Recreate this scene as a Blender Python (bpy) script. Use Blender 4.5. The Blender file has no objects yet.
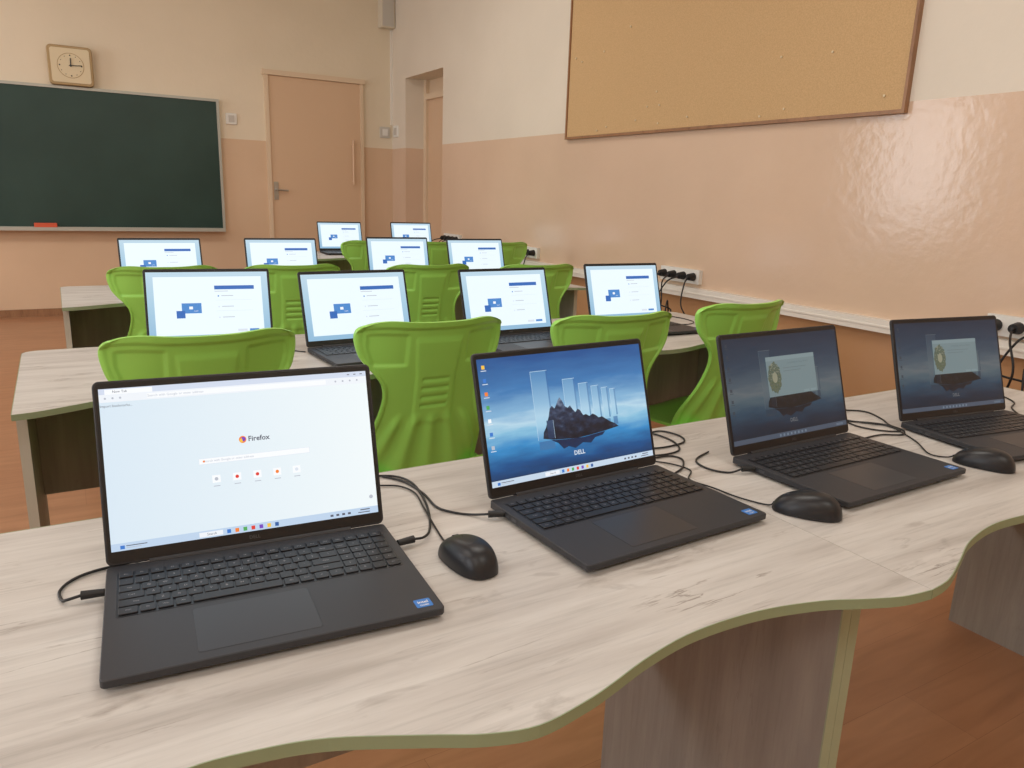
import bpy, bmesh, math, random
from mathutils import Vector, Matrix
random.seed(3)
SC=bpy.context.scene
COL=SC.collection
try:
    SC.view_settings.view_transform='Standard'
except Exception: pass

# ------------------------------------------------------------------ colour / material helpers
def lin(c):
    out=[]
    for v in c[:3]:
        v=v/255.0
        out.append(v/12.92 if v<=0.04045 else ((v+0.055)/1.055)**2.4)
    return (*out,1.0)
def pmat(name,col,rough=.5,metal=0,bump=0,bscale=60,var=0,vscale=3,coat=0,spec=.5):
    m=bpy.data.materials.new(name); m.use_nodes=True
    nt=m.node_tree; b=nt.nodes['Principled BSDF']
    b.inputs['Base Color'].default_value=lin(col); b.inputs['Roughness'].default_value=rough
    b.inputs['Metallic'].default_value=metal
    b.inputs['Specular IOR Level'].default_value=spec
    if coat: b.inputs['Coat Weight'].default_value=coat
    tc=nt.nodes.new('ShaderNodeTexCoord')
    if var:
        n=nt.nodes.new('ShaderNodeTexNoise'); n.inputs['Scale'].default_value=vscale; n.inputs['Detail'].default_value=4
        nt.links.new(tc.outputs['Object'],n.inputs['Vector'])
        r=nt.nodes.new('ShaderNodeValToRGB')
        r.color_ramp.elements[0].position=.3; r.color_ramp.elements[1].position=.7
        r.color_ramp.elements[0].color=lin([max(0,v-var) for v in col]); r.color_ramp.elements[1].color=lin([min(255,v+var) for v in col])
        nt.links.new(n.outputs['Fac'],r.inputs['Fac']); nt.links.new(r.outputs['Color'],b.inputs['Base Color'])
    if bump:
        n=nt.nodes.new('ShaderNodeTexNoise'); n.inputs['Scale'].default_value=bscale; n.inputs['Detail'].default_value=3
        nt.links.new(tc.outputs['Object'],n.inputs['Vector'])
        bp=nt.nodes.new('ShaderNodeBump'); bp.inputs['Strength'].default_value=bump; bp.inputs['Distance'].default_value=.01
        nt.links.new(n.outputs['Fac'],bp.inputs['Height']); nt.links.new(bp.outputs['Normal'],b.inputs['Normal'])
    return m
def emat(name,col,strength=1.0):
    m=bpy.data.materials.new(name); m.use_nodes=True
    nt=m.node_tree; b=nt.nodes['Principled BSDF']
    b.inputs['Base Color'].default_value=(0.01,0.01,0.01,1); b.inputs['Roughness'].default_value=.4
    b.inputs['Emission Color'].default_value=lin(col); b.inputs['Emission Strength'].default_value=strength
    return m
def egrad(name,stops,strength=1.0,horizontal=False,noise=0,nscale=(3,9,1),ndetail=5,nbase=1.3):
    m=emat(name,(0,0,0),strength); nt=m.node_tree; b=nt.nodes['Principled BSDF']
    uv=nt.nodes.new('ShaderNodeUVMap'); sp=nt.nodes.new('ShaderNodeSeparateXYZ'); nt.links.new(uv.outputs['UV'],sp.inputs[0])
    r=nt.nodes.new('ShaderNodeValToRGB'); cr=r.color_ramp
    while len(cr.elements)<len(stops): cr.elements.new(.5)
    for e,(p,c) in zip(cr.elements,stops): e.position=p; e.color=lin(c)
    src=sp.outputs['X' if horizontal else 'Y']
    if noise:
        mp=nt.nodes.new('ShaderNodeMapping'); mp.inputs['Scale'].default_value=nscale
        nt.links.new(uv.outputs['UV'],mp.inputs[0])
        n=nt.nodes.new('ShaderNodeTexNoise'); n.inputs['Scale'].default_value=nbase; n.inputs['Detail'].default_value=ndetail
        nt.links.new(mp.outputs[0],n.inputs['Vector'])
        ma=nt.nodes.new('ShaderNodeMath'); ma.operation='MULTIPLY_ADD'; ma.inputs[1].default_value=noise
        nt.links.new(n.outputs['Fac'],ma.inputs[0]); nt.links.new(src,ma.inputs[2]); src=ma.outputs[0]
        sb=nt.nodes.new('ShaderNodeMath'); sb.operation='SUBTRACT'; sb.inputs[1].default_value=noise*.5; nt.links.new(src,sb.inputs[0]); src=sb.outputs[0]
    nt.links.new(src,r.inputs['Fac'])
    nt.links.new(r.outputs['Color'],b.inputs['Emission Color'])
    return m

def wood_mat(name,stops,scale=(1.2,16,16),rough=.42,dark=.5,fine=.25,crack=(128,110,98)):
    m=bpy.data.materials.new(name); m.use_nodes=True; nt=m.node_tree; b=nt.nodes['Principled BSDF']
    b.inputs['Roughness'].default_value=rough
    tc=nt.nodes.new('ShaderNodeTexCoord')
    def noise(sc,base,det,ro,dist):
        mp=nt.nodes.new('ShaderNodeMapping'); mp.inputs['Scale'].default_value=sc; nt.links.new(tc.outputs['Object'],mp.inputs[0])
        n=nt.nodes.new('ShaderNodeTexNoise'); n.inputs['Scale'].default_value=base; n.inputs['Detail'].default_value=det; n.inputs['Roughness'].default_value=ro; n.inputs['Distortion'].default_value=dist
        nt.links.new(mp.outputs[0],n.inputs['Vector']); return n.outputs['Fac']
    def ramp(src,st):
        r=nt.nodes.new('ShaderNodeValToRGB'); cr=r.color_ramp
        while len(cr.elements)<len(st): cr.elements.new(.5)
        for e,(p,c) in zip(cr.elements,st): e.position=p; e.color=c
        nt.links.new(src,r.inputs['Fac']); return r.outputs['Color']
    base=ramp(noise(scale,2.6,9,.60,.15),[(p,lin(c)) for p,c in stops])
    fs=(scale[0]*2.5,scale[1]*6,scale[2]*6) if scale[0]<scale[1] else (scale[0]*6,scale[1]*6,scale[2]*2.5)
    g=ramp(noise(fs,2.6,6,.7,.1),[(.32,(1-fine,1-fine,1-fine,1)),(.50,(1,1,1,1))])
    mu=nt.nodes.new('ShaderNodeMixRGB'); mu.blend_type='MULTIPLY'; mu.inputs['Fac'].default_value=1
    nt.links.new(base,mu.inputs['Color1']); nt.links.new(g,mu.inputs['Color2'])
    # short lengthwise cracks, masked to patches
    a=noise((scale[0]*1.8,scale[1]*1.7,scale[2]*1.7),1.9,6,.55,.25)
    c1=ramp(a,[(.484,(0,0,0,1)),(.5,(.8,.8,.8,1)),(.516,(0,0,0,1))])
    mk=ramp(noise((scale[0]*2.6,scale[1]*.5,scale[2]*.5),2.6,3,.5,0.2),[(.53,(0,0,0,1)),(.66,(dark,dark,dark,1))])
    mm=nt.nodes.new('ShaderNodeMixRGB'); mm.blend_type='MULTIPLY'; mm.inputs['Fac'].default_value=1
    nt.links.new(c1,mm.inputs['Color1']); nt.links.new(mk,mm.inputs['Color2'])
    # small soft knots
    kn=ramp(noise((scale[0]*4.2,scale[1]*.85,scale[2]*.85),2.0,5,.58,.5),[(.62,(0,0,0,1)),(.80,(dark*.8,dark*.8,dark*.8,1))])
    ad=nt.nodes.new('ShaderNodeMixRGB'); ad.blend_type='ADD'; ad.inputs['Fac'].default_value=1; ad.use_clamp=True
    nt.links.new(mm.outputs[0],ad.inputs['Color1']); nt.links.new(kn,ad.inputs['Color2'])
    mx=nt.nodes.new('ShaderNodeMixRGB'); mx.inputs['Color2'].default_value=lin(crack)
    nt.links.new(ad.outputs['Color'],mx.inputs['Fac']); nt.links.new(mu.outputs['Color'],mx.inputs['Color1'])
    nt.links.new(mx.outputs['Color'],b.inputs['Base Color'])
    return m

# ------------------------------------------------------------------ mesh helpers
def obj(name,verts,faces,mats,parent=None,smooth=False,fm=None,uvs=None,loc=None,rot=None):
    me=bpy.data.meshes.new(name); me.from_pydata([tuple(v) for v in verts],[],faces)
    for m in (mats if isinstance(mats,(list,tuple)) else [mats]): me.materials.append(m)
    if fm:
        for p,i in zip(me.polygons,fm): p.material_index=i
    if smooth:
        for p in me.polygons: p.use_smooth=True
    if uvs:
        ul=me.uv_layers.new(name='UVMap')
        for p in me.polygons:
            for li,vi in zip(p.loop_indices,p.vertices): ul.data[li].uv=uvs[vi]
    me.update()
    o=bpy.data.objects.new(name,me); COL.objects.link(o)
    if parent: o.parent=parent
    if loc: o.location=loc
    if rot: o.rotation_euler=rot
    return o
def empty(name,loc=(0,0,0),rz=0,label=None,cat=None,group=None):
    o=bpy.data.objects.new(name,None); o.empty_display_size=.05; COL.objects.link(o); o.location=loc; o.rotation_euler=(0,0,rz)
    if label: o["label"]=label
    if cat: o["category"]=cat
    if group: o["group"]=group
    return o
class MB:
    """mesh builder collecting several primitives in one mesh"""
    def __init__(s): s.v=[]; s.f=[]; s.m=[]
    def add(s,v,f,m=0):
        b=len(s.v); s.v+= [tuple(x) for x in v]; s.f+=[tuple(i+b for i in q) for q in f]; s.m+=[m]*len(f)
    def box(s,x0,x1,y0,y1,z0,z1,m=0):
        s.add([(x0,y0,z0),(x1,y0,z0),(x1,y1,z0),(x0,y1,z0),(x0,y0,z1),(x1,y0,z1),(x1,y1,z1),(x0,y1,z1)],
              [(0,3,2,1),(4,5,6,7),(0,1,5,4),(1,2,6,5),(2,3,7,6),(3,0,4,7)],m)
    def rings(s,rings,m=0,cap=True):
        n=len(rings[0]); v=[p for r in rings for p in r]; f=[]
        for k in range(len(rings)-1):
            for i in range(n):
                j=(i+1)%n; f.append((k*n+i,k*n+j,(k+1)*n+j,(k+1)*n+i))
        if cap:
            f.append(tuple(reversed(range(n)))); f.append(tuple((len(rings)-1)*n+i for i in range(n)))
        s.add(v,f,m)
    def rbox(s,x0,x1,y0,y1,z0,z1,r=.01,c=.001,m=0,seg=5,axis='z'):
        def ring(ins,z):
            X0,X1,Y0,Y1=x0+ins,x1-ins,y0+ins,y1-ins; rr=max(r-ins,.0002); pts=[]
            for cx,cy,a0 in ((X1-rr,Y1-rr,0),(X0+rr,Y1-rr,90),(X0+rr,Y0+rr,180),(X1-rr,Y0+rr,270)):
                for k in range(seg+1):
                    a=math.radians(a0+90*k/seg); pts.append((cx+rr*math.cos(a),cy+rr*math.sin(a),z))
            if axis=='y': pts=[(p[0],-p[2],p[1]) for p in pts]   # given z range maps to -y
            if axis=='x': pts=[(p[2],p[0],p[1]) for p in pts]
            return pts
        s.rings([ring(c,z0),ring(0,z0+c),ring(0,z1-c),ring(c,z1)],m)
    def cyl(s,p0,p1,r0,r1=None,n=16,m=0):
        r1=r0 if r1 is None else r1
        p0,p1=Vector(p0),Vector(p1); d=(p1-p0).normalized(); a=d.orthogonal().normalized(); b=d.cross(a)
        ring=lambda p,r:[tuple(p+r*(math.cos(2*math.pi*i/n)*a+math.sin(2*math.pi*i/n)*b)) for i in range(n)]
        s.rings([ring(p0,r0),ring(p1,r1)],m)
    def tube(s,pts,r,n=8,m=0,sub=8):
        P=[Vector(p) for p in pts]
        Q=[]
        for i in range(len(P)-1):
            a=P[max(i-1,0)]; b=P[i]; c=P[i+1]; d=P[min(i+2,len(P)-1)]
            for k in range(sub):
                t=k/sub
                Q.append(.5*((2*b)+(c-a)*t+(2*a-5*b+4*c-d)*t*t+(3*b-a-3*c+d)*t**3))
        Q.append(P[-1]); rings=[]; prev=None
        for i,p in enumerate(Q):
            d=(Q[min(i+1,len(Q)-1)]-Q[max(i-1,0)])
            d=d.normalized() if d.length>1e-9 else Vector((1,0,0))
            if prev is None: a=d.orthogonal().normalized()
            else:
                a=prev-d*prev.dot(d); a=a.normalized() if a.length>1e-6 else d.orthogonal().normalized()
            prev=a; b=d.cross(a)
            rings.append([tuple(p+r*(math.cos(2*math.pi*k/n)*a+math.sin(2*math.pi*k/n)*b)) for k in range(n)])
        s.rings(rings,m)
    def make(s,name,mats,parent=None,smooth=False,**k):
        o=obj(name,s.v,s.f,mats,parent,False,s.m,**k)
        me=o.data; bm=bmesh.new(); bm.from_mesh(me); bmesh.ops.recalc_face_normals(bm,faces=bm.faces); bm.to_mesh(me); bm.free()
        if smooth:
            for p in me.polygons: p.use_smooth=True
            try: me.set_sharp_from_angle(angle=math.radians(smooth if smooth is not True else 38))
            except Exception: pass
        return o
def tag(o,label,cat,group=None):
    o["label"]=label; o["category"]=cat
    if group: o["group"]=group
    return o
def struct(o): o["kind"]="structure"; return o
def copy_tree(src,loc,rz,screen=None):
    """linked copy of a thing with its parts (mesh data shared)"""
    new=src.copy(); COL.objects.link(new); new.location=loc; new.rotation_euler=(0,0,rz)
    def rec(a,b):
        for ch in list(a.children):
            c=ch.copy(); COL.objects.link(c); c.parent=b; c.matrix_parent_inverse=ch.matrix_parent_inverse
            if screen is not None and ch.name.split('.')[0]=='screen': c.data=screen
            rec(ch,c)
    rec(src,new)
    return new

# text -> 2D mesh cache
_tc={}
def glyphs(body,size,bold=False):
    k=(body,size,bold)
    if k in _tc: return _tc[k]
    cu=bpy.data.curves.new('t','FONT'); cu.body=body; cu.size=size; cu.resolution_u=2
    if bold: cu.offset=size*.02
    cu.align_x='CENTER'; cu.align_y='CENTER'
    o=bpy.data.objects.new('t',cu); COL.objects.link(o); bpy.context.view_layer.update()
    dg=bpy.context.evaluated_depsgraph_get(); me=bpy.data.meshes.new_from_object(o.evaluated_get(dg))
    r=([tuple(v.co) for v in me.vertices],[tuple(p.vertices) for p in me.polygons])
    bpy.data.objects.remove(o); bpy.data.curves.remove(cu); bpy.data.meshes.remove(me)
    _tc[k]=r; return r

# ------------------------------------------------------------------ materials
M={}
M['oak']=wood_mat('whitewashed_oak',[(.28,(172,165,158)),(.42,(188,182,176)),(.56,(199,194,188)),(.74,(209,205,200))],scale=(.9,9,9),rough=.48,dark=.95,fine=.14,crack=(120,108,99))
M['oak_leg']=wood_mat('grey_oak',[(.25,(146,140,133)),(.45,(156,150,143)),(.6,(165,159,151)),(.8,(174,168,160))],scale=(8,8,.9),rough=.5,dark=.35,fine=.09,crack=(114,106,98))
M['edge']=pmat('green_edge',(142,156,124),.45)
M['edge_leg']=pmat('pale_green_edge',(162,172,144),.5)
M['edge_beige']=pmat('pale_beige_edge',(192,188,174),.5)
M['black']=pmat('charcoal_plastic',(38,38,42),.48,bump=.05,bscale=900)
M['deck']=pmat('deck_plastic',(46,46,50),.5,bump=.05,bscale=900)
M['key']=pmat('key_plastic',(30,30,34),.42)
M['legend']=pmat('key_legend',(150,150,155),.6)
M['pad']=pmat('touchpad_surface',(50,50,54),.38)
M['bezel']=pmat('bezel_plastic',(18,18,22),.35)
M['mouse']=pmat('mouse_plastic',(24,24,28),.38,bump=.03,bscale=700)
M['cable']=pmat('cable_rubber',(20,20,22),.5)
M['green']=pmat('green_polypropylene',(158,222,100),.32,bump=.04,bscale=260)
M['steel']=pmat('painted_steel',(90,92,96),.35,metal=.7)
M['sticker']=pmat('blue_sticker',(50,120,200),.35)
M['white']=pmat('white_plastic',(232,230,224),.4)
M['grey']=pmat('light_grey_plastic',(200,195,186),.45)
M['hole']=pmat('socket_dark',(70,70,70),.6)
M['chrome']=pmat('brushed_metal',(190,188,184),.3,metal=.9)
M['boardframe']=pmat('board_frame_metal',(184,184,174),.45,metal=.3)
M['cork']=pmat('cork',(202,168,122),.85,bump=.12,bscale=420,var=9,vscale=160)
M['corkframe']=wood_mat('cork_frame_wood',[(.3,(140,100,70)),(.7,(164,122,88))],scale=(8,2,2),rough=.4,dark=.2)
M['gold']=pmat('pale_gold_trim',(172,146,106),.4,metal=.25)
M['cream']=pmat('cream_plastic',(222,206,172),.45)
M['speaker']=pmat('beige_speaker',(218,208,188),.6)
M['chalkbox']=pmat('red_chalk_box',(214,92,60),.6)
M['door']=pmat('peach_door_paint',(218,186,154),.36,bump=.02,bscale=30)
M['doorframe']=pmat('door_frame_paint',(224,201,172),.4)
M['ceil']=pmat('ceiling_white',(240,238,232),.8)
M['trunk']=pmat('trunking_plastic',(236,230,220),.4)
M['board']=pmat('green_chalkboard',(34,62,56),.42,var=6,vscale=1.6,bump=.02,bscale=80)

# two-tone wall paint
def wall_mat(name,upper,lower,low2=None,zlow=.70,zb=1.70):
    m=bpy.data.materials.new(name); m.use_nodes=True; nt=m.node_tree; b=nt.nodes['Principled BSDF']
    geo=nt.nodes.new('ShaderNodeTexCoord'); sp=nt.nodes.new('ShaderNodeSeparateXYZ'); nt.links.new(geo.outputs['Object'],sp.inputs[0])
    st=nt.nodes.new('ShaderNodeMath'); st.operation='GREATER_THAN'; st.inputs[1].default_value=zb; nt.links.new(sp.outputs['Z'],st.inputs[0])
    n=nt.nodes.new('ShaderNodeTexNoise'); n.inputs['Scale'].default_value=1.5; n.inputs['Detail'].default_value=5; nt.links.new(geo.outputs['Object'],n.inputs['Vector'])
    def var(c,d):
        r=nt.nodes.new('ShaderNodeValToRGB'); r.color_ramp.elements[0].position=.35; r.color_ramp.elements[1].position=.7
        r.color_ramp.elements[0].color=lin([v-d for v in c]); r.color_ramp.elements[1].color=lin([v+d for v in c]); nt.links.new(n.outputs['Fac'],r.inputs['Fac']); return r.outputs['Color']
    mx=nt.nodes.new('ShaderNodeMixRGB'); nt.links.new(st.outputs[0],mx.inputs['Fac'])
    lo=var(lower,3)
    if low2:
        s2=nt.nodes.new('ShaderNodeMath'); s2.operation='GREATER_THAN'; s2.inputs[1].default_value=zlow; nt.links.new(sp.outputs['Z'],s2.inputs[0])
        m2=nt.nodes.new('ShaderNodeMixRGB'); nt.links.new(s2.outputs[0],m2.inputs['Fac']); m2.inputs['Color1'].default_value=lin(low2); nt.links.new(lo,m2.inputs['Color2']); lo=m2.outputs['Color']
    nt.links.new(lo,mx.inputs['Color1']); nt.links.new(var(upper,3),mx.inputs['Color2']); nt.links.new(mx.outputs['Color'],b.inputs['Base Color'])
    rr=nt.nodes.new('ShaderNodeMapRange'); rr.inputs['To Min'].default_value=.155; rr.inputs['To Max'].default_value=.6; nt.links.new(st.outputs[0],rr.inputs['Value']); nt.links.new(rr.outputs[0],b.inputs['Roughness'])
    b.inputs['Specular IOR Level'].default_value=.42
    n2=nt.nodes.new('ShaderNodeTexNoise'); n2.inputs['Scale'].default_value=22; n2.inputs['Detail'].default_value=4; nt.links.new(geo.outputs['Object'],n2.inputs['Vector'])
    bp=nt.nodes.new('ShaderNodeBump'); bp.inputs['Strength'].default_value=.07; bp.inputs['Distance'].default_value=.02
    nt.links.new(n2.outputs['Fac'],bp.inputs['Height']); nt.links.new(bp.outputs['Normal'],b.inputs['Normal'])
    return m
M['wall']=wall_mat('two_tone_wall_paint',(231,217,193),(219,189,159))
M['wallr']=wall_mat('two_tone_wall_paint_with_wood_dado',(227,217,201),(218,190,165),(194,150,110))

def floor_mat():
    m=bpy.data.materials.new('laminate_floor'); m.use_nodes=True; nt=m.node_tree; b=nt.nodes['Principled BSDF']
    b.inputs['Roughness'].default_value=.33
    tc=nt.nodes.new('ShaderNodeTexCoord'); mp=nt.nodes.new('ShaderNodeMapping'); nt.links.new(tc.outputs['Object'],mp.inputs[0])
    br=nt.nodes.new('ShaderNodeTexBrick'); br.inputs['Scale'].default_value=1; br.inputs['Brick Width'].default_value=1.2; br.inputs['Row Height'].default_value=.19
    br.inputs['Mortar Size'].default_value=.0005; br.inputs['Color1'].default_value=lin((176,128,94)); br.inputs['Color2'].default_value=lin((170,121,88)); br.inputs['Mortar'].default_value=lin((138,94,68))
    nt.links.new(mp.outputs[0],br.inputs['Vector'])
    mp2=nt.nodes.new('ShaderNodeMapping'); mp2.inputs['Scale'].default_value=(1.5,12,1); nt.links.new(tc.outputs['Object'],mp2.inputs[0])
    n=nt.nodes.new('ShaderNodeTexNoise'); n.inputs['Scale'].default_value=2; n.inputs['Detail'].default_value=8; n.inputs['Distortion'].default_value=.6; nt.links.new(mp2.outputs[0],n.inputs['Vector'])
    r=nt.nodes.new('ShaderNodeValToRGB'); r.color_ramp.elements[0].position=.3; r.color_ramp.elements[0].color=(.80,.76,.73,1); r.color_ramp.elements[1].position=.7; r.color_ramp.elements[1].color=(1.07,1.07,1.07,1)
    nt.links.new(n.outputs['Fac'],r.inputs['Fac'])
    mx=nt.nodes.new('ShaderNodeMixRGB'); mx.blend_type='MULTIPLY'; mx.inputs['Fac'].default_value=.8
    nt.links.new(br.outputs['Color'],mx.inputs['Color1']); nt.links.new(r.outputs['Color'],mx.inputs['Color2']); nt.links.new(mx.outputs['Color'],b.inputs['Base Color'])
    return m
M['floor']=floor_mat()

# ------------------------------------------------------------------ room shell
W,D,CH=3.305,8.276,3.5
XL,YB=-3.8,-2.6
b=MB(); b.box(XL-.2,W+.5,YB-.2,D+.2,-.1,0); struct(b.make('floor',M['floor']))
b=MB(); b.box(XL-.2,W+.5,YB-.2,D+.2,CH,CH+.1); struct(b.make('ceiling',M['ceil']))
b=MB(); b.box(XL-.2,W+.3,D,D+.2,0,CH); struct(b.make('wall_front',M['wall']))
b=MB(); b.box(XL-.2,W+.3,YB-.2,YB,0,CH); struct(b.make('wall_back',M['wall']))
b=MB()
b.box(W,W+.28,YB,6.98,0,CH); b.box(W,W+.28,7.9,D,0,CH); b.box(W,W+.28,6.98,7.9,2.40,CH)
struct(b.make('wall_right',M['wallr']))
b=MB(); wins=[(-1.2,1.0),(2.0,4.2),(5.9,7.3)]
b.box(XL-.2,XL,YB,D,0,.95); b.box(XL-.2,XL,YB,D,2.95,CH)
ys=[YB]+[v for w in wins for v in w]+[D]
for i in range(0,len(ys),2): b.box(XL-.2,XL,ys[i],ys[i+1],.95,2.95)
struct(b.make('wall_left',M['wall']))
for i,(y0,y1) in enumerate(wins):
    b=MB(); t=.06
    b.box(XL-.12,XL-.05,y0,y0+t,.95,2.95); b.box(XL-.12,XL-.05,y1-t,y1,.95,2.95)
    b.box(XL-.12,XL-.05,y0+t,y1-t,.95,.95+t); b.box(XL-.12,XL-.05,y0+t,y1-t,2.95-t,2.95)
    ym=(y0+y1)/2; b.box(XL-.12,XL-.05,ym-.04,ym+.04,.95+t,2.95-t); b.box(XL-.11,XL-.06,y0+t,ym-.04,2.35,2.41); b.box(XL-.11,XL-.06,ym+.04,y1-t,2.35,2.41)
    struct(b.make('window_%d'%(i+1),M['white']))
b=MB(); b.box(XL,1.92,D-.018,D,0,.07); b.box(2.98,W,D-.018,D,0,.07); struct(b.make('baseboard_front',M['corkframe']))
b=MB(); b.box(W-.018,W,YB,6.98,0,.07); b.box(W-.018,W,7.9,D-.018,0,.07); struct(b.make('baseboard_right',M['corkframe']))
# front door
b=MB(); b.box(1.965,2.925,D-.03,D,.01,2.335); d1=struct(b.make('door_1',M['door']))
b=MB(); b.box(1.93,1.965,D-.045,D,0,2.37); b.box(2.925,2.96,D-.045,D,0,2.37); b.box(1.91,2.98,D-.055,D,2.337,2.385)
struct(b.make('trim_1',M['doorframe']))
b=MB(); b.box(1.985,2.03,D-.037,D-.03,1.12,1.30); b.cyl((2.01,D-.03,1.22),(2.01,D-.085,1.22),.011); b.cyl((2.01,D-.08,1.22),(2.12,D-.08,1.215),.010)
b.cyl((2.01,D-.03,1.155),(2.01,D-.045,1.155),.012)
h=b.make('door_handle',M['chrome'],smooth=True); h.parent=d1
b=MB(); b.cyl((2.835,D-.065,1.30),(2.835,D-.065,1.76),.012); b.cyl((2.835,D-.03,1.34),(2.835,D-.065,1.34),.009); b.cyl((2.835,D-.03,1.72),(2.835,D-.065,1.72),.009)
h=b.make('pull_bar',M['door'],smooth=True); h.parent=d1
# side door in recess
b=MB(); b.box(W+.24,W+.28,7.04,7.84,.01,2.20); d2=struct(b.make('door_2',M['door']))
b=MB(); b.box(W+.21,W+.28,6.98,7.04,0,2.40); b.box(W+.21,W+.28,7.84,7.90,0,2.40); b.box(W+.21,W+.28,7.04,7.84,2.20,2.26)
b.box(W+.25,W+.28,7.04,7.84,2.26,2.40)
struct(b.make('trim_2',M['doorframe']))
b=MB(); b.box(W+.233,W+.24,7.10,7.14,1.0,1.2); b.cyl((W+.24,7.12,1.12),(W+.18,7.12,1.12),.01); b.cyl((W+.185,7.12,1.12),(W+.185,7.24,1.12),.01)
h=b.make('door_handle',M['chrome'],smooth=True); h.parent=d2
b=MB(); b.box(W-.045,W,YB+.05,6.9,.675,.735); b.box(W-.049,W-.045,YB+.05,6.9,.700,.708)
struct(b.make('trim_3',M['trunk']))
b=MB(); b.box(W-.022,W,D-.02,D,1.95,2.93); struct(b.make('trim_4',M['trunk']))

# ------------------------------------------------------------------ wall objects
root=empty('chalkboard',(0,D,1.43),label='large dark green chalkboard with thin metal frame on front wall',cat='blackboard')
x0,x1,z0,z1=-1.7,1.46,-.605,.605
b=MB(); b.box(x0,x1,-.03,-.004,z0,z1); b.make('board_surface',M['board'],root)
b=MB(); t=.024
b.box(x0-t,x1+t,-.042,0,z1,z1+t); b.box(x0-t,x1+t,-.042,0,z0-t,z0); b.box(x0-t,x0,-.042,0,z0,z1); b.box(x1,x1+t,-.042,0,z0,z1)
b.make('frame',M['boardframe'],root)
b=MB(); b.box(x0,x1+.01,-.12,-.042,z0-.032,z0-.018); b.box(x0,x1+.01,-.12,-.112,z0-.018,z0-.002); b.make('chalk_tray',M['boardframe'],root)
b=MB(); b.rbox(-.17,.01,D-.11,D-.05,.8135,.860,.008,.002); tag(b.make('chalk_box',M['chalkbox']),'small red chalk box on the chalkboard tray','box')

root=empty('wall_clock',(.245,D-.045,2.228),label='square cream wall clock with pale gold rim above the chalkboard',cat='clock')
b=MB(); b.rbox(-.175,.175,-.165,.165,-.045,.03,.035,.006,axis='y'); b.make('case',M['gold'],root,smooth=True)
b=MB(); b.rbox(-.152,.152,-.143,.143,.030,.036,.02,.001,axis='y'); b.make('dial',M['cream'],root)
b=MB()
b.cyl((0,-.036,0),(0,-.0375,0),.105,n=40,m=1); b.cyl((0,-.0375,0),(0,-.038,0),.100,n=40,m=0)
for k in range(12):
    a=k*math.pi/6; b.cyl((.085*math.sin(a),-.038,.085*math.cos(a)),(.085*math.sin(a),-.040,.085*math.cos(a)),.006 if k%3==0 else .0035,n=8,m=2)
b.make('hour_marks',[M['cream'],M['gold'],M['black']],root)
b=MB()
for a,l,w in ((math.radians(2),.062,.006),(math.radians(86),.088,.0045)):
    p=Vector((math.sin(a)*l,-.043,math.cos(a)*l)); b.cyl((-p.x*.15,-.043,-p.z*.15),p,w*.7,n=6)
b.cyl((0,-.038,0),(0,-.046,0),.009,n=12); b.make('hands',M['black'],root)

def switch(name,loc,rz,label,s=1.0,plate='white'):
    r=empty(name,loc,rz,label=label,cat='light switch')
    b=MB(); b.rbox(-.05*s,.05*s,-.05*s,.05*s,-.001,.014,.008,.002,axis='y'); b.make('plate',M[plate],r)
    b=MB(); b.rbox(-.026*s,.026*s,-.03*s,.03*s,.014,.020,.003,.001,axis='y'); b.make('rocker',M['grey'] if plate=='white' else M['white'],r)
    return r
switch('light_switch',(1.60,D,1.89),0,'small white light switch between chalkboard and door',1.05)
switch('light_switch',(3.215,D,1.87),0,'grey-white wall switch box beside the room corner',1.15,'grey')
switch('light_switch',(W,8.15,1.88),math.radians(-90),'white switch on side wall beside the corner',1.2)

root=empty('wall_speaker',(3.24,D,3.08),label='plain beige box speaker mounted high in the corner',cat='speaker')
b=MB(); b.rbox(-.095,.06,-.16,.16,0,.11,.014,.006,axis='y'); b.make('cabinet',M['speaker'],root,smooth=True)
b=MB(); b.rbox(-.08,.045,-.145,.145,.109,.113,.010,.001,axis='y'); b.make('grille',M['grey'],root)

root=empty('corkboard',(W,3.505,0),label='large cork pinboard with brown wooden frame on side wall',cat='bulletin board')
b=MB(); b.box(-.02,-.001,-1.314,1.314,1.667,2.95); b.make('cork_panel',M['cork'],root)
b=MB()
b.box(-.030,0,-1.328,1.328,1.65,1.667); b.box(-.030,0,-1.328,1.328,2.95,2.967); b.box(-.030,0,-1.328,-1.314,1.667,2.95); b.box(-.030,0,1.314,1.328,1.667,2.95)
b.make('frame',M['corkframe'],root)
for i in range(22):
    y=random.uniform(-1.25,1.25); z=random.uniform(1.75,2.7) if i%3 else random.uniform(1.69,1.74)
    b=MB(); b.cyl((W-.02,3.505+y,z),(W-.026,3.505+y,z),.005,.006,n=10)
    tag(b.make('push_pin',M['cream']),'small pale push pin stuck in the corkboard','pin','pins on the corkboard')

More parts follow.
